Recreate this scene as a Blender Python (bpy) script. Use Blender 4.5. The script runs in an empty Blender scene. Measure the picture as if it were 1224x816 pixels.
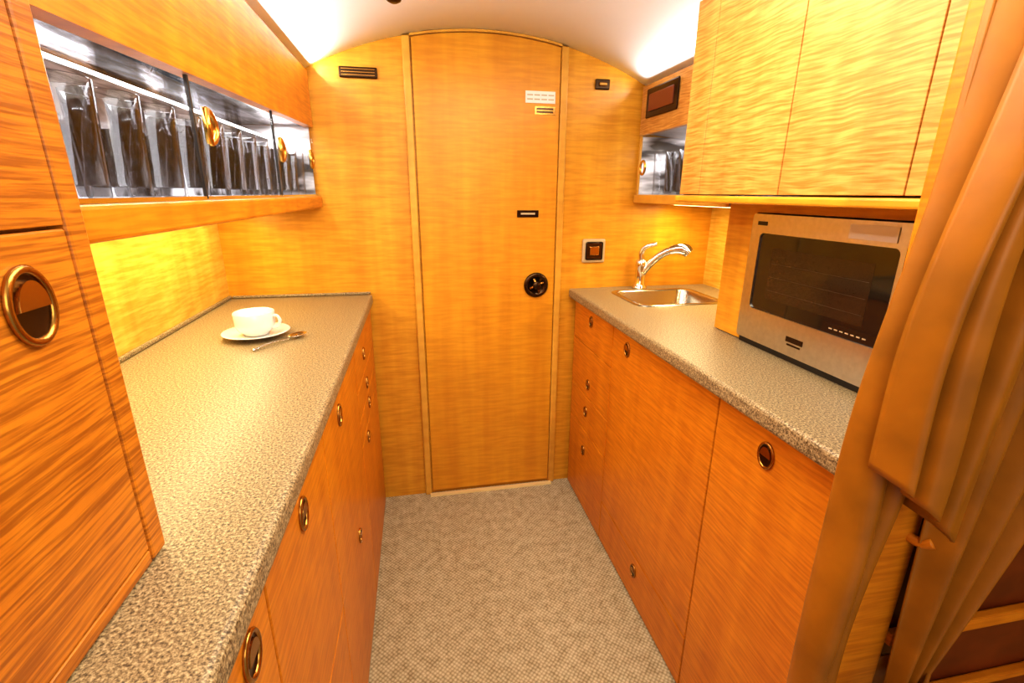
import bpy, bmesh, math, random
from mathutils import Vector, Matrix
random.seed(4)
S = bpy.context.scene
COL = S.collection
CX, CR, CTOP = 0.265, 1.33, 1.80
YB = 1.855
def zc(x):
    return CTOP - CR + math.sqrt(CR*CR-(x-CX)**2)

# ---------------------------------------------------------------- materials
def newmat(name):
    m = bpy.data.materials.new(name); m.use_nodes = True
    nt = m.node_tree; b = nt.nodes['Principled BSDF']
    return m, nt, b
def simple(name, col, rough=0.5, metal=0.0, coat=0.0, emis=None, es=0.0, noise=0.0, nscale=40, spec=0.5, stretch=(1,1,1), lo=.3, hi=.7):
    m, nt, b = newmat(name)
    b.inputs['Roughness'].default_value = rough
    b.inputs['Metallic'].default_value = metal
    b.inputs['Coat Weight'].default_value = coat
    b.inputs['Specular IOR Level'].default_value = spec
    n = nt.nodes.new('ShaderNodeTexNoise'); n.inputs['Scale'].default_value = nscale
    n.inputs['Detail'].default_value = 3
    r = nt.nodes.new('ShaderNodeValToRGB')
    r.color_ramp.elements[0].position = lo; r.color_ramp.elements[1].position = hi
    k = noise
    r.color_ramp.elements[0].color = (col[0]*(1-k), col[1]*(1-k), col[2]*(1-k), 1)
    r.color_ramp.elements[1].color = (min(1,col[0]*(1+k)), min(1,col[1]*(1+k)), min(1,col[2]*(1+k)), 1)
    tc = nt.nodes.new('ShaderNodeTexCoord')
    mp = nt.nodes.new('ShaderNodeMapping'); mp.inputs['Scale'].default_value=stretch
    nt.links.new(tc.outputs['Object'], mp.inputs['Vector'])
    nt.links.new(mp.outputs[0], n.inputs['Vector'])
    nt.links.new(n.outputs['Fac'], r.inputs['Fac'])
    nt.links.new(r.outputs['Color'], b.inputs['Base Color'])
    if emis:
        b.inputs['Emission Color'].default_value = (*emis, 1)
        b.inputs['Emission Strength'].default_value = es
    return m
def maple(name, light, dark, freq=75, contrast=1.0, rough=0.38, coat=0.1, warp=0.012, lo=.36, hi=.64, hs=11, broad=.6):
    m, nt, b = newmat(name); N = nt.nodes; L = nt.links
    tc = N.new('ShaderNodeTexCoord')
    n0 = N.new('ShaderNodeTexNoise'); n0.inputs['Scale'].default_value = 7; n0.inputs['Detail'].default_value = 2
    L.new(tc.outputs['Object'], n0.inputs['Vector'])
    sub = N.new('ShaderNodeVectorMath'); sub.operation='SUBTRACT'; sub.inputs[1].default_value=(.5,.5,.5)
    L.new(n0.outputs['Color'], sub.inputs[0])
    sc = N.new('ShaderNodeVectorMath'); sc.operation='SCALE'; sc.inputs['Scale'].default_value = warp
    L.new(sub.outputs[0], sc.inputs[0])
    ad = N.new('ShaderNodeVectorMath'); ad.operation='ADD'
    L.new(tc.outputs['Object'], ad.inputs[0]); L.new(sc.outputs[0], ad.inputs[1])
    mp = N.new('ShaderNodeMapping'); mp.inputs['Scale'].default_value = (hs,hs,freq)
    L.new(ad.outputs[0], mp.inputs['Vector'])
    n1 = N.new('ShaderNodeTexNoise'); n1.inputs['Scale'].default_value = 1; n1.inputs['Detail'].default_value = 2.5
    n1.inputs['Roughness'].default_value=.5
    L.new(mp.outputs[0], n1.inputs['Vector'])
    r1 = N.new('ShaderNodeMapRange'); r1.inputs['From Min'].default_value=lo; r1.inputs['From Max'].default_value=hi
    L.new(n1.outputs['Fac'], r1.inputs['Value'])
    mp2 = N.new('ShaderNodeMapping'); mp2.inputs['Scale'].default_value = (14,14,1.1)
    L.new(tc.outputs['Object'], mp2.inputs['Vector'])
    n2 = N.new('ShaderNodeTexNoise'); n2.inputs['Scale'].default_value=1.3; n2.inputs['Detail'].default_value=5
    L.new(mp2.outputs[0], n2.inputs['Vector'])
    r2 = N.new('ShaderNodeMapRange'); r2.inputs['From Min'].default_value=.3; r2.inputs['From Max'].default_value=.7
    L.new(n2.outputs['Fac'], r2.inputs['Value'])
    mx = N.new('ShaderNodeMath'); mx.operation='MULTIPLY'; mx.inputs[1].default_value=contrast
    L.new(r1.outputs[0], mx.inputs[0])
    c1 = N.new('ShaderNodeMix'); c1.data_type='RGBA'
    c1.inputs['A'].default_value=(*light,1); c1.inputs['B'].default_value=(*dark,1)
    L.new(mx.outputs[0], c1.inputs['Factor'])
    c2 = N.new('ShaderNodeMix'); c2.data_type='RGBA'; c2.blend_type='MULTIPLY'
    c2.inputs['B'].default_value=(.78,.62,.44,1)
    m2 = N.new('ShaderNodeMath'); m2.operation='MULTIPLY'; m2.inputs[1].default_value=broad
    L.new(r2.outputs[0], m2.inputs[0]); L.new(m2.outputs[0], c2.inputs['Factor'])
    L.new(c1.outputs['Result'], c2.inputs['A'])
    L.new(c2.outputs['Result'], b.inputs['Base Color'])
    b.inputs['Roughness'].default_value=rough; b.inputs['Coat Weight'].default_value=coat
    b.inputs['Coat Roughness'].default_value=.25; b.inputs['Specular IOR Level'].default_value=.3
    bp = N.new('ShaderNodeBump'); bp.inputs['Strength'].default_value=.06; bp.inputs['Distance'].default_value=.002
    L.new(r1.outputs[0], bp.inputs['Height']); L.new(bp.outputs[0], b.inputs['Normal'])
    return m
def speckle(name, cols, scale=300, rough=.42):
    m, nt, b = newmat(name); N=nt.nodes; L=nt.links
    tc=N.new('ShaderNodeTexCoord')
    n=N.new('ShaderNodeTexNoise'); n.inputs['Scale'].default_value=scale; n.inputs['Detail'].default_value=3; n.inputs['Roughness'].default_value=.75
    L.new(tc.outputs['Object'], n.inputs['Vector'])
    r=N.new('ShaderNodeValToRGB'); e=r.color_ramp.elements
    e[0].position=.36; e[0].color=(*cols[0],1); e[1].position=.66; e[1].color=(*cols[2],1)
    q=e.new(.5); q.color=(*cols[1],1)
    L.new(n.outputs['Fac'], r.inputs['Fac']); L.new(r.outputs['Color'], b.inputs['Base Color'])
    b.inputs['Roughness'].default_value=rough
    b.inputs['Coat Weight'].default_value=.08; b.inputs['Coat Roughness'].default_value=.25
    return m
def carpet():
    m, nt, b = newmat('carpet'); N=nt.nodes; L=nt.links
    tc=N.new('ShaderNodeTexCoord')
    mp=N.new('ShaderNodeMapping'); mp.inputs['Rotation'].default_value=(0,0,math.radians(45))
    L.new(tc.outputs['Object'], mp.inputs['Vector'])
    v=N.new('ShaderNodeTexVoronoi'); v.inputs['Scale'].default_value=105; v.inputs['Randomness'].default_value=.25
    L.new(mp.outputs[0], v.inputs['Vector'])
    n=N.new('ShaderNodeTexNoise'); n.inputs['Scale'].default_value=30; n.inputs['Detail'].default_value=7
    L.new(tc.outputs['Object'], n.inputs['Vector'])
    h=N.new('ShaderNodeMath'); h.operation='MULTIPLY'; h.inputs[1].default_value=.6; L.new(n.outputs['Fac'],h.inputs[0])
    a=N.new('ShaderNodeMath'); a.operation='ADD'; L.new(v.outputs['Distance'], a.inputs[0]); L.new(h.outputs[0], a.inputs[1])
    r=N.new('ShaderNodeValToRGB'); e=r.color_ramp.elements
    e[0].position=.40; e[0].color=(.62,.55,.36,1); e[1].position=1.0; e[1].color=(.24,.185,.09,1)
    L.new(a.outputs[0], r.inputs['Fac']); L.new(r.outputs['Color'], b.inputs['Base Color'])
    b.inputs['Roughness'].default_value=.9
    bp=N.new('ShaderNodeBump'); bp.inputs['Strength'].default_value=.5; bp.inputs['Distance'].default_value=.003; bp.invert=True
    L.new(a.outputs[0], bp.inputs['Height']); L.new(bp.outputs[0], b.inputs['Normal'])
    return m
def thinglass(name):
    # thin-walled tumbler glass: clear face-on, darker and more reflective only where the wall turns edge-on
    m=bpy.data.materials.new(name); m.use_nodes=True; nt=m.node_tree
    for n in list(nt.nodes): nt.nodes.remove(n)
    N=nt.nodes; L=nt.links
    o=N.new('ShaderNodeOutputMaterial'); mx=N.new('ShaderNodeMixShader')
    t=N.new('ShaderNodeBsdfTransparent'); g=N.new('ShaderNodeBsdfGlossy'); g.inputs['Roughness'].default_value=.08
    g.inputs['Color'].default_value=(.85,.88,.92,1)
    lw=N.new('ShaderNodeLayerWeight'); lw.inputs['Blend'].default_value=.5
    r=N.new('ShaderNodeValToRGB'); e=r.color_ramp.elements
    e[0].position=.66; e[0].color=(.995,.995,1,1); e[1].position=.97; e[1].color=(.30,.30,.32,1)
    L.new(lw.outputs['Facing'], r.inputs['Fac']); L.new(r.outputs['Color'], t.inputs['Color'])
    q=N.new('ShaderNodeValToRGB'); e=q.color_ramp.elements
    e[0].position=.45; e[0].color=(.018,.018,.018,1); e[1].position=1.0; e[1].color=(.30,.30,.30,1)
    L.new(lw.outputs['Facing'], q.inputs['Fac'])
    L.new(q.outputs['Color'], mx.inputs[0]); L.new(t.outputs[0],mx.inputs[1]); L.new(g.outputs[0],mx.inputs[2]); L.new(mx.outputs[0],o.inputs[0])
    return m
def panemat(name):
    m=bpy.data.materials.new(name); m.use_nodes=True; nt=m.node_tree
    for n in list(nt.nodes): nt.nodes.remove(n)
    o=nt.nodes.new('ShaderNodeOutputMaterial'); mx=nt.nodes.new('ShaderNodeMixShader')
    t=nt.nodes.new('ShaderNodeBsdfTransparent'); g=nt.nodes.new('ShaderNodeBsdfGlossy'); g.inputs['Roughness'].default_value=.02
    mx.inputs[0].default_value=.03
    nt.links.new(t.outputs[0],mx.inputs[1]); nt.links.new(g.outputs[0],mx.inputs[2]); nt.links.new(mx.outputs[0],o.inputs[0])
    return m

M_door  = maple('maple_door', (.76,.37,.022),(.60,.25,.010), freq=110, contrast=.5)
M_wall  = maple('maple_wall', (.78,.40,.032),(.58,.25,.012), freq=110, contrast=.6)
M_low   = maple('maple_lower',(.76,.30,.014),(.52,.16,.005), freq=170, contrast=.65)
M_up    = maple('maple_upper',(.72,.41,.105),(.48,.20,.024), freq=220, contrast=.85, hs=13, warp=.02)
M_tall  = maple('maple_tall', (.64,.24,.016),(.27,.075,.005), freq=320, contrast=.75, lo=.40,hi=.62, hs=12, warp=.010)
M_splash= maple('maple_backsplash',(.88,.57,.11),(.66,.37,.034), freq=120, contrast=.8)
M_trim  = maple('maple_trim', (.76,.43,.06),(.58,.28,.03), freq=30, contrast=.4)
M_red   = maple('mahogany', (.20,.038,.008),(.10,.015,.004), freq=20, contrast=.7)
M_dark  = simple('seam_dark', (.06,.025,.008), .7)
M_top   = speckle('stone_counter', [(.05,.027,.008),(.29,.21,.105),(.60,.49,.29)])
M_carpet= carpet()
M_ceil  = simple('ceiling_liner', (.88,.92,.95), .6, noise=.03, nscale=3)
M_brass = simple('brass', (.70,.40,.08), .2, 1.0)
M_latch = simple('antique_brass', (.45,.23,.05), .22, 1.0)
M_bronze= simple('dark_bronze', (.07,.035,.014), .2, .9)
M_chrome= simple('chrome', (.80,.78,.74), .08, 1.0)
M_steel = simple('brushed_steel', (.62,.58,.50), .30, 1.0, noise=.06, nscale=90)
M_sink  = simple('sink_steel', (.50,.47,.40), .22, 1.0)
M_black = simple('black_glass', (.012,.009,.007), .06, 0, coat=.5)
M_blk   = simple('black_plastic', (.015,.012,.01), .45)
M_white = simple('porcelain', (.82,.81,.78), .12, 0, coat=.4)
M_label = simple('label_white', (.8,.78,.7), .5)
M_plate = simple('plate_beige', (.55,.42,.24), .4)
M_ltext = simple('label_text', (.50,.40,.24), .5)
M_curt  = simple('leather_curtain', (.33,.122,.006), .40, 0, coat=.0, noise=.2, nscale=14, spec=.35)
M_back  = simple('painted_reflection_panel', (.50,.50,.52), .35, .0, noise=.9, nscale=1, stretch=(3,10,14), lo=.38, hi=.52, spec=.2)  # light and dark streaks painted in place of mirror reflections
M_smoke = simple('smoked_mirror', (.30,.30,.32), .12, .9, noise=.95, nscale=1, stretch=(50,8,3), lo=.43,hi=.57)  # streaky dark reflections put into the mirror colour
M_int   = simple('cabinet_liner', (.45,.45,.45), .3, .3, noise=.2, nscale=20)
M_led   = simple('led_strip', (1,1,1), .5, emis=(1,.98,.96), es=9)
M_ledw  = simple('led_strip_warm', (1,.9,.6), .5, emis=(1,.78,.35), es=5)
M_glass = thinglass('clear_glass'); M_pane = panemat('window_pane')

# ---------------------------------------------------------------- helpers
def group(name):
    e=bpy.data.objects.new(name,None); e.empty_display_size=.05; COL.objects.link(e); return e
def addobj(name, bm, mat, parent=None, smooth=False):
    me=bpy.data.meshes.new(name); bmesh.ops.recalc_face_normals(bm, faces=bm.faces[:]); bm.to_mesh(me); bm.free()
    if smooth:
        for p in me.polygons: p.use_smooth=True
    o=bpy.data.objects.new(name,me); COL.objects.link(o); me.materials.append(mat)
    if parent: o.parent=parent
    return o
def box(name,x0,x1,y0,y1,z0,z1,mat,parent=None,bev=0.0,seg=2):
    bm=bmesh.new(); bmesh.ops.create_cube(bm,size=1)
    for v in bm.verts:
        v.co=Vector(((x0+x1)/2+v.co.x*(x1-x0),(y0+y1)/2+v.co.y*(y1-y0),(z0+z1)/2+v.co.z*(z1-z0)))
    if bev: bmesh.ops.bevel(bm,geom=bm.edges[:],offset=bev,segments=seg,affect='EDGES',profile=.5)
    return addobj(name,bm,mat,parent)
def prism(name,pts,axis,a0,a1,mat,parent=None,bev=0):
    bm=bmesh.new()
    def co(p,a): return (p[0],a,p[1]) if axis=='y' else (a,p[0],p[1])
    A=[bm.verts.new(co(p,a0)) for p in pts]; B=[bm.verts.new(co(p,a1)) for p in pts]
    n=len(pts); bm.faces.new(A); bm.faces.new(B[::-1])
    for i in range(n): bm.faces.new((A[i],B[i],B[(i+1)%n],A[(i+1)%n]))
    if bev: bmesh.ops.bevel(bm,geom=bm.edges[:],offset=bev,segments=2,affect='EDGES',profile=.5)
    return addobj(name,bm,mat,parent)
def frame(o,n):
    n=Vector(n)
    if abs(n.x)>.5: x=Vector((0,n.x,0)); y=Vector((0,0,1))
    elif abs(n.y)>.5: x=Vector((-n.y,0,0)); y=Vector((0,0,1))
    else: x=Vector((1,0,0)); y=Vector((0,n.z,0))
    m=Matrix.Identity(4)
    for i in range(3): m[i][0]=x[i]; m[i][1]=y[i]; m[i][2]=n[i]; m[i][3]=o[i]
    return m
def lathe_bm(bm,prof,M=Matrix.Identity(4),seg=32,sx=1,sy=1,closed=False):
    rings=[]
    for r,h in prof:
        if r<1e-6: rings.append([bm.verts.new(M@Vector((0,0,h)))])
        else: rings.append([bm.verts.new(M@Vector((r*sx*math.cos(2*math.pi*i/seg),r*sy*math.sin(2*math.pi*i/seg),h))) for i in range(seg)])
    pr=list(zip(rings,rings[1:]))
    if closed: pr.append((rings[-1],rings[0]))
    for a,b in pr:
        for i in range(seg):
            j=(i+1)%seg
            if len(a)==1 and len(b)==1: continue
            if len(a)==1: bm.faces.new((a[0],b[i],b[j]))
            elif len(b)==1: bm.faces.new((a[i],b[0],a[j]))
            else: bm.faces.new((a[i],b[i],b[j],a[j]))
def lathe(name,prof,M,mat,parent=None,**k):
    bm=bmesh.new(); lathe_bm(bm,prof,M,**k); return addobj(name,bm,mat,parent,True)
def tube(name,pts,rad,mat,parent=None,seg=14,flat=1.0,closed=False):
    pts=[Vector(p) for p in pts]; n=len(pts)
    if not isinstance(rad,(list,tuple)): rad=[rad]*n
    bm=bmesh.new(); rings=[]; up=None
    for i,p in enumerate(pts):
        if closed: t=(pts[(i+1)%n]-pts[i-1]).normalized()
        else: t=(pts[min(i+1,n-1)]-pts[max(i-1,0)]).normalized()
        if up is None:
            up=Vector((0,0,1)) if abs(t.z)<.9 else Vector((1,0,0))
        u=(up-t*up.dot(t)).normalized(); w=t.cross(u); up=u
        rings.append([bm.verts.new(p+(w*math.cos(2*math.pi*k/seg)+u*flat*math.sin(2*math.pi*k/seg))*rad[i]) for k in range(seg)])
    for i in range(n if closed else n-1):
        a=rings[i]; b=rings[(i+1)%n]
        for k in range(seg): bm.faces.new((a[k],a[(k+1)%seg],b[(k+1)%seg],b[k]))
    if not closed: bm.faces.new(rings[0]); bm.faces.new(rings[-1][::-1])
    return addobj(name,bm,mat,parent,True)
def smoothpts(P,n=8):
    P=[Vector(p) for p in P]; out=[]
    for i in range(len(P)-1):
        p0=P[max(i-1,0)];p1=P[i];p2=P[i+1];p3=P[min(i+2,len(P)-1)]
        for k in range(n):
            t=k/n
            out.append(.5*((2*p1)+(p2-p0)*t+(2*p0-5*p1+4*p2-p3)*t*t+(3*p1-p0-3*p2+p3)*t**3))
    out.append(P[-1]); return out
def sheet(name,f,nu,nv,mat,parent=None,thick=.003):
    bm=bmesh.new(); V=[[bm.verts.new(f(i/nu,j/nv)) for i in range(nu+1)] for j in range(nv+1)]
    for j in range(nv):
        for i in range(nu): bm.faces.new((V[j][i],V[j][i+1],V[j+1][i+1],V[j+1][i]))
    o=addobj(name,bm,mat,parent,True)
    s=o.modifiers.new('thickness','SOLIDIFY'); s.thickness=thick; s.offset=0
    return o
def latch(y,z,x,nx,parent,r=.019):
    """oval flush pull: brass bezel, recessed cup, half-moon flap"""
    M=frame((x,y,z),(nx,0,0)); sy=1.3
    bez=[(r*1.0,.0),(r*1.02,.0025),(r*.95,.0045),(r*.84,.0045),(r*.78,.002),(r*.78,.0)]
    lathe('bezel',bez,M,M_latch,parent,sy=sy)
    lathe('cup',[(0,.0008),(r*.6,.0008),(r*.8,.0016)],M,M_bronze,parent,sy=sy)
    bm=bmesh.new(); seg=16; top=[];bot=[]
    for i in range(seg+1):
        a=math.pi*i/seg
        p=(r*.70*math.cos(a), -r*.12+r*.74*sy*math.sin(a))
        bot.append(bm.verts.new(M@Vector((p[0],p[1],.001)))); top.append(bm.verts.new(M@Vector((p[0]*.92,p[1]*.94+.001,.005))))
    bm.faces.new(top); bm.faces.new(bot[::-1])
    for i in range(seg+1):
        j=(i+1)%(seg+1); bm.faces.new((bot[i],bot[j],top[j],top[i]))
    addobj('flap',bm,M_latch,parent)

# ---------------------------------------------------------------- room shell
XL,XR=-.676,1.206; Y0=-.70
box('floor',XL-.05,XR+.05,Y0,YB+.05,-.04,0,M_carpet)
box('wall_left',XL-.05,XL,Y0,YB+.05,0,1.46,M_splash)
box('wall_right',XR,XR+.05,Y0,YB+.05,0,1.46,M_splash)
def archpoly(x0,x1,zb,off=0,n=24):
    return [(x0,zb),(x1,zb)]+[(x1+(x0-x1)*i/n, zc(x1+(x0-x1)*i/n)+off) for i in range(n+1)]
prism('wall_back',archpoly(XL,XR,0,.01),'y',YB+.004,YB+.05,M_wall)
prism('door_1',archpoly(.012,.532,.018,-.012),'y',YB-.008,YB+.003,M_door,bev=.0015)
bm=bmesh.new(); n=48; prev=None
for i in range(n+1):
    x=XL-.03+(XR-XL+.06)*i/n; z=zc(x)
    q=[bm.verts.new((x,Y0,z)),bm.verts.new((x,YB+.05,z)),bm.verts.new((x,YB+.05,z+.03)),bm.verts.new((x,Y0,z+.03))]
    if prev:
        for k in range(4): bm.faces.new((prev[k],q[k],q[(k+1)%4],prev[(k+1)%4]))
    prev=q
addobj('ceiling',bm,M_ceil,None,True)
for k,x in enumerate((-.006,.548)):
    box('trim_%d'%(k+1),x-.013,x+.013,YB-.012,YB+.004,.0,zc(x)-.004,M_trim,bev=.004)
def archstrip(name,x0,x1,w,y0,y1,mat,n=30):
    pts=[(x0+(x1-x0)*i/n, zc(x0+(x1-x0)*i/n)-.001) for i in range(n+1)]
    pts+= [(x1+(x0-x1)*i/n, zc(x1+(x0-x1)*i/n)-w) for i in range(n+1)]
    return prism(name,pts,'y',y0,y1,mat)
archstrip('trim_3',.007,.535,.008,YB-.012,YB+.003,M_trim)
box('trim_4',.0,.545,YB-.03,YB-.013,.0,.009,simple('threshold_brass',(.95,.80,.40),.35,.3))
g=group('air_vent'); box('frame',-.228,-.104,YB-.006,YB+.003,1.634,1.668,M_bronze,g,.004)
for i in range(3): box('slat_%d'%i,-.220,-.112,YB-.009,YB-.004,1.641+i*.009,1.6435+i*.009,M_latch,g)
g=group('coat_hook_plate'); box('plate',.667,.723,YB-.006,YB+.003,1.635,1.670,M_bronze,g,.004)
box('catch',.68,.71,YB-.014,YB-.005,1.646,1.658,M_latch,g,.003)
g=group('notice_label'); box('card',.405,.515,YB-.011,YB-.0085,1.580,1.619,M_label,g)
for i in range(2):
    for k in range(4): box('text_%d_%d'%(i,k),.411+k*.026,.432+k*.026,YB-.0114,YB-.0108,1.590+i*.014,1.5945+i*.014,M_ltext,g)
g=group('door_label'); box('card',.440,.515,YB-.011,YB-.0085,1.543,1.570,M_latch,g)
for i in range(2): box('text_%d'%i,.446,.509,YB-.0118,YB-.0108,1.548+i*.010,1.555+i*.010,M_bronze,g)
g=group('privacy_sign'); box('plate',.378,.462,YB-.013,YB-.0085,1.182,1.208,M_bronze,g,.002)
box('slot',.392,.448,YB-.0134,YB-.0128,1.192,1.199,M_plate,g)
g=group('door_latch'); M=frame((.458,YB-.009,.919),(0,-1,0))
lathe('rosette',[(0,.0),(.048,.0),(.050,.004),(.044,.009),(.036,.010),(.033,.005),(0,.005)],M,M_bronze,g)
lathe('knob',[(0,.024),(.012,.023),(.018,.019),(.016,.012),(.010,.005)],M,M_bronze,g)
for a in (0.4,1.97):
    d=Vector((math.cos(a),0,math.sin(a)))*.03; c=Vector((.458,YB-.021,.919))
    tube('grip',[c-d,c+d],[.005,.005],M_latch,g)
g=group('wall_switch_plate')
box('frame',.648,.744,YB-.008,YB+.003,1.003,1.097,M_plate,g,.006)
box('insert',.660,.732,YB-.011,YB-.006,1.014,1.086,M_bronze,g,.006)
box('button',.676,.716,YB-.014,YB-.010,1.032,1.068,M_latch,g,.003)
g=group('ceiling_air_nozzle'); 
lathe('nozzle',[(0,-.010),(.010,-.010),(.018,-.006),(.022,0),(.022,.006)],Matrix.Translation((-.03,1.525,zc(-.03)-.002)),M_bronze,g)

# ---------------------------------------------------------------- left base cabinet
g=group('base_cabinet')
XF=-.19
box('carcass',XL+.003,XF-.012,Y0+.02,YB-.004,.002,.862,M_dark,g)
def panel(x0,x1,y0,y1,z0,z1,mat,g,name='door'): box(name,x0,x1,y0+.002,y1-.002,z0+.0018,z1-.0018,mat,g,.0015,1)
xs=(XF-.012,XF)
for y0,y1 in ((-.62,-.25),(-.25,.12),(.12,.48)): panel(*xs,y0,y1,.005,.860,M_low,g)
panel(*xs,.48,.84,.446,.860,M_low,g); panel(*xs,.48,.84,.005,.446,M_low,g)
panel(*xs,.84,1.32,.005,.860,M_low,g)
for z0,z1 in ((.005,.545),(.545,.625),(.625,.715),(.715,.86)): panel(*xs,1.32,1.845,z0,z1,M_low,g,'drawer')
for y,z,r in ((.417,.815,.022),(.655,.81,.021),(1.014,.80,.020),(1.115,.40,.016),(1.52,.775,.016),(1.54,.667,.016),(1.56,.587,.016),(1.46,.51,.016)):
    latch(y,z,XF+.0002,1,g,r)
g=group('countertop')
box('slab',XL+.002,-.178,Y0+.02,YB-.002,.864,.900,M_top,g,.008,3)
box('back_lip',XL+.0005,XL+.010,.50,YB-.002,.9005,.912,M_top,g,.003)
box('end_lip',XL+.012,-.185,YB-.008,YB+.003,.9005,.910,M_top,g,.003)

# ---------------------------------------------------------------- tall left cabinet
g=group('tall_cabinet')
XT=-.287
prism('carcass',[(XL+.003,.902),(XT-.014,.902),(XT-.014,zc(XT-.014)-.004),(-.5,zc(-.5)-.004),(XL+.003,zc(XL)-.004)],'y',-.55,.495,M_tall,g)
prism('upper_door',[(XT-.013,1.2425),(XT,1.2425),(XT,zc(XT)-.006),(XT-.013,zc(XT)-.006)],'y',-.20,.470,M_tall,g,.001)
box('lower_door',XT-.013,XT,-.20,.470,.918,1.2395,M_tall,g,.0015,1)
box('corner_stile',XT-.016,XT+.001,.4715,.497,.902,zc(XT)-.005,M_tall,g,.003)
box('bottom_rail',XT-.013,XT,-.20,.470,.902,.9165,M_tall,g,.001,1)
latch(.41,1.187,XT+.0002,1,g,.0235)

# ---------------------------------------------------------------- left glazed upper cabinet
g=group('glazed_wall_cabinet')
XU=-.335
ya,yb=.502,1.849
zt=lambda y:1.425+(1.478-1.425)*(y-.5)/1.35
def hexa(pts):
    v=[bm.verts.new(p) for p in pts]
    for f in ((0,1,2,3),(7,6,5,4),(0,4,5,1),(1,5,6,2),(2,6,7,3),(3,7,4,0)): bm.faces.new([v[i] for i in f])
def fascia(name,x0,x1,z0a,z0b,z1,mat):
    global bm
    bm=bmesh.new(); hexa([(x0,ya,z0a),(x1,ya,z0a),(x1,yb,z0b),(x0,yb,z0b),(x0,ya,z1),(x1,ya,z1),(x1,yb,z1),(x0,yb,z1)])
    return addobj(name,bm,mat,g)
fascia('fascia',XU-.02,XU+.008,zt(ya),zt(yb),1.648,M_low)
prism('roof',[(XL+.004,1.49),(XU-.021,1.49),(XU-.021,1.64),(-.5,zc(-.5)-.01),(XL+.004,zc(XL)-.008)],'y',ya,yb,M_int,g)
box('shelf',XL+.004,XU-.002,ya,yb,1.222,1.256,M_int,g)
box('rail',XU-.0015,XU+.014,ya,yb,1.218,1.256,M_low,g,.005)
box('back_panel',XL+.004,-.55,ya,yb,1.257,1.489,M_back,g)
box('mirror_top',-.549,XU-.022,ya,yb,1.480,1.489,M_smoke,g)
box('half_shelf',-.549,-.47,ya+.002,1.842,1.436,1.442,M_smoke,g)
box('led_strip',-.470,-.467,ya+.01,1.84,1.437,1.442,M_led,g)
box('back_band',-.5495,-.546,ya+.002,1.842,1.4425,1.4795,M_smoke,g)
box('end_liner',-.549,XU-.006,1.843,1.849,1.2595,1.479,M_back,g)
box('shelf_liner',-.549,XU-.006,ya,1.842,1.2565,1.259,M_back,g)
for i,y in enumerate((.506,.897,1.366,1.846)):
    if 0<i<3: box('mullion_%d'%i,XU-.003,XU+.002,y-.003,y+.003,1.258,zt(y)-.001,M_blk,g)
doors=((.503,.893),(.901,1.362),(1.370,1.847))
for y0,y1 in doors: box('pane',XU-.002,XU+.0005,y0,y1,1.259,zt(y0)-.001,M_pane,g)
box('glass_bottom_rail',XU-.004,XU+.002,ya,yb,1.2565,1.262,M_chrome,g)
for y in (.965,1.425,1.80):
    tube('pull_plate',[(XU+.005,y-.028,1.345),(XU+.005,y-.028,1.40)],.006,M_brass,g)
    pts=[(XU+.006,y-.028+.034*math.sin(a),1.372+.026*math.cos(a)) for a in [math.pi*i/14 for i in range(15)]]
    tube('pull_ring',pts,.0045,M_brass,g,10)
    lathe('pull_boss',[(0,.008),(.011,.007),(.013,0)],frame((XU+.001,y-.018,1.372),(1,0,0)),M_latch,g,seg=20)
box('under_led',-.60,-.585,.56,1.80,1.213,1.2215,M_ledw,g)

def tumbler(bm,x,y,z,h,r):
    prof=[(0,0),(r*.84,0),(r*.88,.003),(r,h),(r*.985,h+.001),(r*.955,h),(r*.82,.016),(0,.014)]
    lathe_bm(bm,prof,Matrix.Translation((x,y,z)),seg=40)
bm=bmesh.new()
y=.575
while y<1.78:
    tumbler(bm,-.395,y,1.2600,.130,.042)
    if random.random()<.5: tumbler(bm,-.492,y+.045,1.2600,.105,.038)
    y+=.100
addobj('drinking_glasses',bm,M_glass,None,True)

# ---------------------------------------------------------------- right base cabinet
g=group('base_cabinet'); XG=.627; YN=.505
box('carcass',XG+.012,XR-.003,YN,YB-.004,.002,.70,M_dark,g)
box('front_frame',XG+.012,XG+.06,YN,YB-.004,.701,.862,M_dark,g)
xs=(XG,XG+.012)
panel(*xs,YN,.85,.005,.86,M_low,g); panel(*xs,.85,1.44,.170,.86,M_low,g); panel(*xs,.85,1.44,.005,.170,M_low,g,'drawer')
for z0,z1 in ((.005,.35),(.35,.50),(.50,.70),(.70,.86)): panel(*xs,1.44,1.845,z0,z1,M_low,g,'drawer')
for y,z,r in ((.691,.80,.021),(1.322,.805,.019),(1.148,.115,.018),(1.648,.809,.017),(1.645,.556,.017),(1.656,.436,.017),(1.66,.26,.017)):
    latch(y,z,XG-.0002,-1,g,r)
SX0,SX1,SY0,SY1=.745,1.065,1.495,1.755
def rrect(x0,x1,y0,y1,r,n=6):
    out=[]
    for cx,cy,a0 in ((x1-r,y1-r,0),(x0+r,y1-r,90),(x0+r,y0+r,180),(x1-r,y0+r,270)):
        for i in range(n+1):
            a=math.radians(a0+90*i/n); out.append((cx+r*math.cos(a),cy+r*math.sin(a)))
    return out
g=group('countertop')
xc=.598
box('slab_front',xc,SX0,YN-.02,YB-.002,.864,.900,M_top,g,.008,3)
box('slab_rear',SX1,XR-.002,YN-.02,YB-.002,.864,.8998,M_top,g)
box('slab_mid',SX0-.009,SX1+.001,YN-.02,SY0,.864,.8999,M_top,g)
box('slab_back',SX0-.009,SX1+.001,SY1,YB-.002,.864,.8999,M_top,g)
g=group('sink')
bm=bmesh.new()
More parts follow.
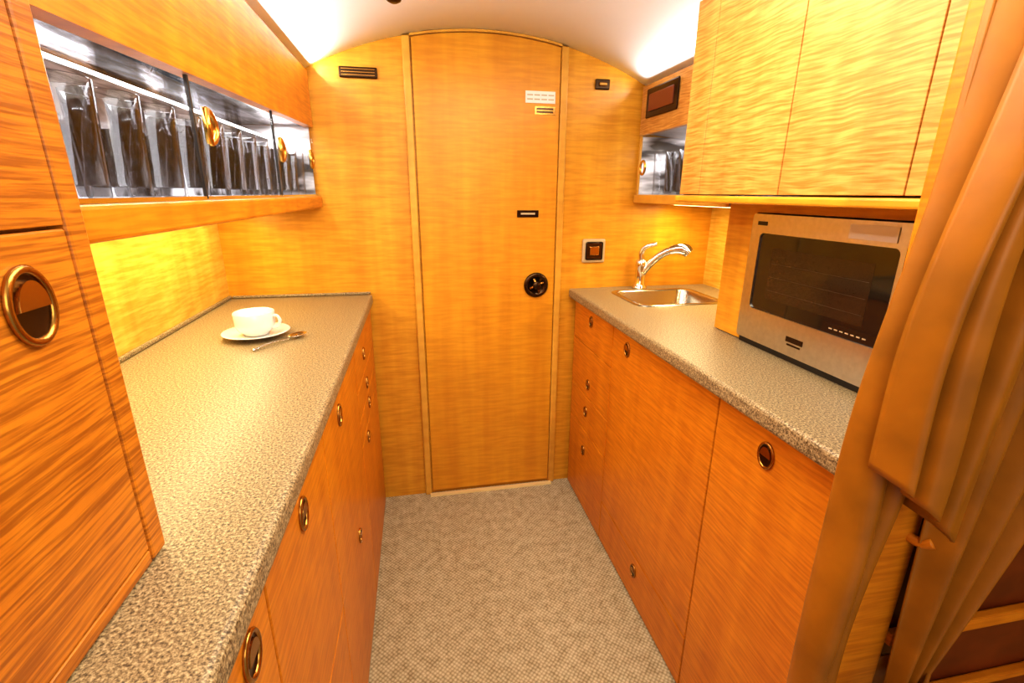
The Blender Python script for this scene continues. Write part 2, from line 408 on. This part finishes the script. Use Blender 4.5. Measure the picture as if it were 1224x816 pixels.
loops=[(rrect(SX0-.014,SX1+.014,SY0-.014,SY1+.014,.05),.9005),(rrect(SX0-.012,SX1+.012,SY0-.012,SY1+.012,.048),.9035),
       (rrect(SX0+.004,SX1-.004,SY0+.004,SY1-.004,.042),.9035),(rrect(SX0+.008,SX1-.008,SY0+.008,SY1-.008,.04),.898),
       (rrect(SX0+.016,SX1-.016,SY0+.016,SY1-.016,.04),.77),(rrect(SX0+.04,SX1-.04,SY0+.04,SY1-.04,.03),.745)]
R=[[bm.verts.new((p[0],p[1],z)) for p in l] for l,z in loops]
for a,b in zip(R,R[1:]):
    for i in range(len(a)): bm.faces.new((a[i],a[(i+1)%len(a)],b[(i+1)%len(a)],b[i]))
bm.faces.new(R[-1]); addobj('basin',bm,M_sink,g,True)
lathe('drain',[(0,.001),(.018,.001),(.024,.003),(.028,.001)],Matrix.Translation(((SX0+SX1)/2,(SY0+SY1)/2,.7455)),M_chrome,g)
g=group('faucet'); fx,fy=.885,1.805
lathe('base',[(0,.0),(.030,.0),(.030,.006),(.024,.012),(.021,.02),(.0205,.085),(.023,.095),(.022,.112),(.012,.122),(0,.124)],Matrix.Translation((fx,fy,.9005)),M_chrome,g)
tube('spout',smoothpts([(fx,fy-.003,.955),(fx+.030,fy-.02,1.005),(fx+.065,fy-.045,1.045),(fx+.092,fy-.062,1.060)]),.0155,M_chrome,g,18)
tube('spray_head',smoothpts([(fx+.085,fy-.058,1.058),(fx+.11,fy-.075,1.066),(fx+.135,fy-.09,1.064),(fx+.148,fy-.098,1.052)],5),[.0165+.0065*min(1,i/8) for i in range(16)],M_chrome,g,18)
tube('lever',smoothpts([(fx,fy,1.015),(fx-.004,fy-.002,1.045),(fx+.010,fy-.012,1.070),(fx+.045,fy-.03,1.082)]),[.013-.005*i/24 for i in range(25)],M_chrome,g,14)

# ---------------------------------------------------------------- microwave tower & oven
g=group('microwave_housing')
XM=.835
box('left_stile',XM,XR-.003,1.092,1.205,.9015,1.250,M_wall,g,.002,1)
box('side_panel',XM,XR-.003,YN,.585,.9015,1.250,M_wall,g,.002,1)
box('top_filler',XM-.004,XM+.02,.586,1.091,1.229,1.250,M_wall,g)
box('back_panel',XR-.02,XR-.003,.586,1.091,.9015,1.250,M_dark,g)
g=group('microwave_oven')
box('body',XM+.002,1.16,.60,1.085,.915,1.226,M_steel,g,.004)
for y in (.63,1.05):
    for x in (.87,1.12): lathe('foot',[(0,.0),(.012,0),(.012,.0145)],Matrix.Translation((x,y,.9003)),M_blk,g,seg=16)
xa=XM-.016
bm=bmesh.new()
def ring(x,loopO,loopI,x2):
    A=[bm.verts.new((x,p[0],p[1])) for p in loopO]; B=[bm.verts.new((x,p[0],p[1])) for p in loopI]; C=[bm.verts.new((x2,p[0],p[1])) for p in loopO]; D=[bm.verts.new((x2,p[0],p[1])) for p in loopI]
    n=len(A)
    for i in range(n):
        j=(i+1)%n
        bm.faces.new((A[i],A[j],B[j],B[i])); bm.faces.new((A[i],C[i],C[j],A[j])); bm.faces.new((B[i],B[j],D[j],D[i])); bm.faces.new((C[i],D[i],D[j],C[j]))
ring(xa,rrect(.604,1.083,.918,1.226,.008),rrect(.690,1.050,.998,1.182,.012),XM+.001)
addobj('door_frame',bm,M_steel,g)
box('window',xa+.004,XM+.0005,.689,1.051,.997,1.183,M_black,g)
box('cavity_back',xa+.0036,xa+.0041,.735,1.005,1.030,1.150,simple('screen',(.040,.021,.009),.08,noise=.3,nscale=500),g)
for i in range(3): box('cavity_rack_%d'%i,xa+.0032,xa+.0036,.74,1.0,1.050+i*.032,1.0512+i*.032,simple('rack_line',(.06,.035,.018),.3),g)
box('badge_left',xa-.001,xa,1.030,1.062,1.200,1.209,M_blk,g)
box('logo',xa-.001,xa,.86,.91,.950,.962,M_bronze,g)
box('logo_line',xa-.001,xa,.865,.905,.942,.946,M_bronze,g)
box('control_panel',xa-.001,xa,.612,.680,.94,1.185,M_black,g)
box('display',xa-.0018,xa-.0008,.70,.80,1.191,1.218,M_label,g)
for i in range(7): box('caption_%d'%i,xa+.003,xa+.0034,.72+i*.013,.728+i*.013,1.008,1.0105,M_plate,g)
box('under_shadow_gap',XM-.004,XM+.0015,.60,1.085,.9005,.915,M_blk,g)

# ---------------------------------------------------------------- right upper cabinets
g=group('wall_cabinet'); XW=.70
y0c,y1c=.505,1.238
prism('carcass',[(XW+.013,1.268),(XR-.004,1.268),(XR-.004,zc(XR)-.006),(1.0,zc(1.0)-.006),(XW+.013,zc(XW+.013)-.006)],'y',y0c,y1c,M_dark,g)
def wdoor(a,b,nm):
    prism(nm,[(XW,1.270),(XW+.012,1.270),(XW+.012,zc(XW+.012)-.008),(XW,zc(XW+.012)-.008)],'y',a+.0013,b-.0013,M_up,g,.001)
wdoor(y0c,.607,'end_stile'); wdoor(.607,.867,'door'); wdoor(.867,1.145,'door'); wdoor(1.145,y1c,'stile')
box('light_rail',XW-.010,XR-.004,y0c,y1c+.005,1.2505,1.2665,M_wall,g,.004)
g=group('glazed_wall_cabinet'); XV=.86
prism('fascia',[(XV-.006,1.482),(XV+.015,1.482),(XV+.015,zc(XV)-.010),(XV-.006,zc(XV)-.010)],'y',y1c+.006,1.849,M_up,g)
prism('roof',[(XV+.016,1.49),(XR-.004,1.455),(XR-.004,zc(XR)-.01),(1.03,zc(1.03)-.01),(XV+.016,zc(XV+.016)-.01)],'y',y1c+.006,1.849,M_int,g)
box('shelf',XV,XR-.004,y1c+.006,1.849,1.236,1.262,M_int,g)
box('rail',XV-.012,XV-.0005,y1c+.006,1.849,1.236,1.268,M_trim,g,.004)
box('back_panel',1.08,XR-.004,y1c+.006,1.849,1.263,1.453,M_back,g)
box('mirror_floor',XV+.004,1.079,y1c+.006,1.849,1.2625,1.264,M_chrome,g)
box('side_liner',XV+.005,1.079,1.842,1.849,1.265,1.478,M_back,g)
box('pane',XV-.001,XV+.001,y1c+.01,1.846,1.269,1.481,M_pane,g)
box('frame_end',XV-.004,XV+.004,1.838,1.849,1.2685,1.481,M_trim,g)
box('led_strip',1.06,1.07,y1c+.03,1.83,1.44,1.45,M_led,g)
tube('pull_ring',[(XV-.006,1.80+.02*math.cos(a),1.365+.024*math.sin(a)) for a in [2*math.pi*i/24 for i in range(24)]],.0045,M_brass,g,10,closed=True)
box('under_led',1.0,1.015,1.28,1.80,1.2285,1.2355,M_ledw,g)
bm=bmesh.new(); y=1.31
while y<1.80:
    tumbler(bm,.915,y,1.2650,.15,.038); tumbler(bm,1.01,y+.03,1.2650,.14,.036); y+=.088
addobj('drinking_glasses',bm,M_glass,None,True)
g=group('exit_sign')
box('plate',XV-.013,XV-.0065,1.575,1.80,1.535,1.632,M_bronze,g,.004)
box('lens',XV-.016,XV-.0125,1.60,1.775,1.555,1.612,simple('sign_red',(.22,.05,.015),.3,.3),g,.003)

# ---------------------------------------------------------------- cup, saucer, spoon
cx,cy=-.433,1.33
g=group('teacup'); zb=.9075
lathe('bowl',[(0,.004),(.020,.003),(.028,0),(.031,.001),(.032,.006),(.043,.013),(.0490,.028),(.0500,.060),(.0490,.0612),(.0475,.060),(.0455,.030),(.038,.016),(.02,.009),(0,.008)],Matrix.Translation((cx,cy,zb)),M_white,g,seg=48)
a=math.radians(-10); d=Vector((math.cos(a),math.sin(a),0)); c=Vector((cx,cy,zb))
tube('handle',smoothpts([c+d*.047+Vector((0,0,.050)),c+d*.060+Vector((0,0,.050)),c+d*.066+Vector((0,0,.037)),c+d*.058+Vector((0,0,.022)),c+d*.044+Vector((0,0,.018))]),.0040,M_white,g,12)
g=group('saucer')
lathe('dish',[(0,.003),(.028,.003),(.030,.0),(.034,.0),(.036,.004),(.060,.008),(.082,.015),(.0835,.0165),(.080,.0175),(.058,.011),(.034,.0068),(0,.0065)],Matrix.Translation((cx,cy,.9003)),M_white,g,seg=56)
g=group('teaspoon')
p0=Vector((-.405,1.195,.9035)); p1=Vector((-.338,1.282,.9045)); dd=(p1-p0).normalized()
tube('handle',smoothpts([p0,p0.lerp(p1,.5)+Vector((0,0,.004)),p1]),[.0046-.0018*min(1,i/10) for i in range(17)],M_chrome,g,10,flat=.6)
bm=bmesh.new(); Mx=Matrix.Translation(p1+dd*.022+Vector((0,0,.004)))@Matrix.Rotation(math.atan2(dd.y,dd.x),4,'Z')
lathe_bm(bm,[(0,-.0065),(.006,-.006),(.011,-.003),(.0165,.0015),(.0158,.0022),(.010,-.0015),(0,-.0045)],Mx,seg=28,sx=1.7,sy=1)
addobj('bowl',bm,M_chrome,g,True)

# ---------------------------------------------------------------- bulkhead + curtain
box('wall_bulkhead',.66,XR-.003,.44,.482,.002,zc(.9)-.14,M_red)
prism('trim_5',[(.578,.002),(.655,.002),(.655,zc(.655)-.004),(.578,zc(.6)-.004)],'y',.43,.482,M_low,bev=.004)
box('trim_6',.656,XR-.004,.425,.439,.630,.652,M_low,bev=.003)
box('trim_7',.656,XR-.004,.425,.439,.50,.515,M_low,bev=.003)

g=group('curtain')
ZT=1.715
def lerp(a,b,t): return a+(b-a)*t
def sm(a,b,x):
    t=max(0,min(1,(x-a)/(b-a))); return t*t*(3-2*t)
def strand(u,v):
    z=lerp(ZT,.585,v)
    w=lerp(.110,.046,sm(.1,.8,v))
    x0=lerp(.527,.503,sm(.15,.6,v))-.008*math.sin(max(0,v-.4)*6)-.022*sm(.7,1,v)
    ph=u*math.pi*3.4+v*2.0
    y=.405+.024*math.sin(ph)*lerp(1,.75,v)+.006*math.sin(v*11+u*5)
    return (x0+w*u+.010*math.cos(ph),y,z)
sheet('strand_drape',strand,90,90,M_curt,g)
def flap(u,v):
    zb=lerp(.975,.885,min(1,u*1.1))
    z=lerp(ZT,zb,v)
    x0=lerp(.580,.492,sm(0.05,.85,v)); x1=.614-.010*v
    x=lerp(x0,x1,u)
    pl=math.exp(-((u-.34-.22*v)/.055)**2)*.036*(1-.40*v)
    pl2=math.exp(-((u-.70+.12*v)/.07)**2)*.030
    pl3=math.exp(-((u-.16-.05*v)/.04)**2)*.020*v
    y=.356-.012*math.cos((u-.5)*math.pi)+pl+pl2+pl3+.003*math.sin(v*9+u*6)
    y+=.034*(max(0,1-u/.10))**2 + .026*(max(0,(u-.9)/.10))**2
    return (x,y,z)
sheet('front_drape',flap,110,90,M_curt,g,.004)
def sweep(u,v):
    xt=lerp(.625,.92,u)
    xb=lerp(.645,.685,u); zb=lerp(.57,.585,u)
    x=lerp(xt,xb,v**2.0); z=lerp(min(ZT,zc(xt)-.02),zb,v)
    y=.400+.034*math.sin(u*math.pi*6+.6+v)*lerp(1,.3,v)
    return (x,y,z)
sheet('swept_drape',sweep,110,80,M_curt,g)
pts=[]
for i in range(48):
    a=2*math.pi*i/48
    pts.append((.590+.112*math.cos(a),.405+.040*math.sin(a),.570+.024*math.cos(a)-.018*math.sin(a)**2))
bm=bmesh.new(); rr=[]
for p in pts: rr.append([bm.verts.new((p[0],p[1],p[2]+d)) for d in (-.028,0,.028)])
for i in range(48):
    a=rr[i]; b=rr[(i+1)%48]
    for k in range(2): bm.faces.new((a[k],b[k],b[k+1],a[k+1]))
o=addobj('tieback',bm,M_curt,g,True); s=o.modifiers.new('t','SOLIDIFY'); s.thickness=.005
def skirt(u,v):
    z=lerp(.565,.03,v); w=lerp(.13,.18,v)
    x=.585-w/2+w*u
    return (x,.395+.018*math.sin(u*math.pi*6),z)
sheet('lower_drape',skirt,60,30,M_curt,g)
g=group('tieback_hook'); tube('hook',smoothpts([(.640,.432,.825),(.643,.418,.825),(.647,.406,.833)]),.007,M_low,g)

# ---------------------------------------------------------------- lights
def area(name,loc,rot,sx,sy,p,col,spec=1):
    l=bpy.data.lights.new(name,'AREA'); l.shape='RECTANGLE'; l.size=sx; l.size_y=sy; l.energy=p; l.color=col; l.specular_factor=spec
    o=bpy.data.objects.new(name,l); o.location=loc; o.rotation_euler=rot; COL.objects.link(o); return o
def aimed(name,loc,zdir,ylen,w,p,col):
    o=area(name,loc,(0,0,0),ylen,w,p,col,0)
    zl=-Vector(zdir).normalized(); xl=Vector((0,1,0)); yl=zl.cross(xl)
    m=Matrix.Identity(4)
    for i in range(3): m[i][0]=xl[i]; m[i][1]=yl[i]; m[i][2]=zl[i]; m[i][3]=loc[i]
    o.matrix_world=m; return o
area('ceiling_light',(.265,.75,1.73),(0,0,0),.5,1.0,16,(1,.92,.76),.5)
area('cabin_fill',(.10,-.6,1.45),(math.radians(75),0,0),.9,.6,7,(1,.90,.72),.6)  # added fill lamp behind the camera, no fixture modelled
# added unseen area lamps at the wall cabinet tops, to brighten the vault
aimed('ceiling_fill',(-.300,1.17,1.648),(1,0,.85),1.34,.014,4.6,(.95,.97,1))
aimed('ceiling_fill_2',(.672,.87,1.690),(-1,0,.75),.70,.014,3.4,(.95,.97,1))
aimed('ceiling_fill_3',(.825,1.53,1.640),(-1,0,.85),.54,.014,1.2,(.95,.97,1))
area('under_cabinet_light',(-.56,1.18,1.205),(0,0,0),.05,1.2,5.2,(1,.83,.45))
area('niche_light',(1.0,1.53,1.225),(0,0,0),.05,.5,3.2,(1,.83,.45))
area('display_light',(-.42,1.18,1.474),(0,0,0),.04,1.3,4.2,(1,.98,.98))
area('display_light_small',(.97,1.55,1.45),(0,0,0),.04,.5,1.1,(1,.98,.97))
w=bpy.data.worlds.new('world'); S.world=w; w.use_nodes=True
w.node_tree.nodes['Background'].inputs[0].default_value=(1,.90,.76,1); w.node_tree.nodes['Background'].inputs[1].default_value=.55

# ---------------------------------------------------------------- camera
f=571.0
d=Vector((-116,-178,f)).normalized(); v=Vector((-12,1842,f)); v=(v-d*v.dot(d)).normalized(); r=v.cross(d)
cam=bpy.data.cameras.new('camera'); cam.sensor_width=36; cam.lens=f/1224*36; cam.clip_start=.01
co=bpy.data.objects.new('camera',cam); COL.objects.link(co)
M=Matrix.Identity(4)
cols=[(r.x,d.x,-v.x),(-r.y,-d.y,v.y),(-r.z,-d.z,v.z),(0,0,1.27)]
for j,c in enumerate(cols):
    for i in range(3): M[i][j]=c[i]
co.matrix_world=M
S.camera=co
S.view_settings.view_transform='Standard'; S.view_settings.look='None'
S.view_settings.gamma=0.86
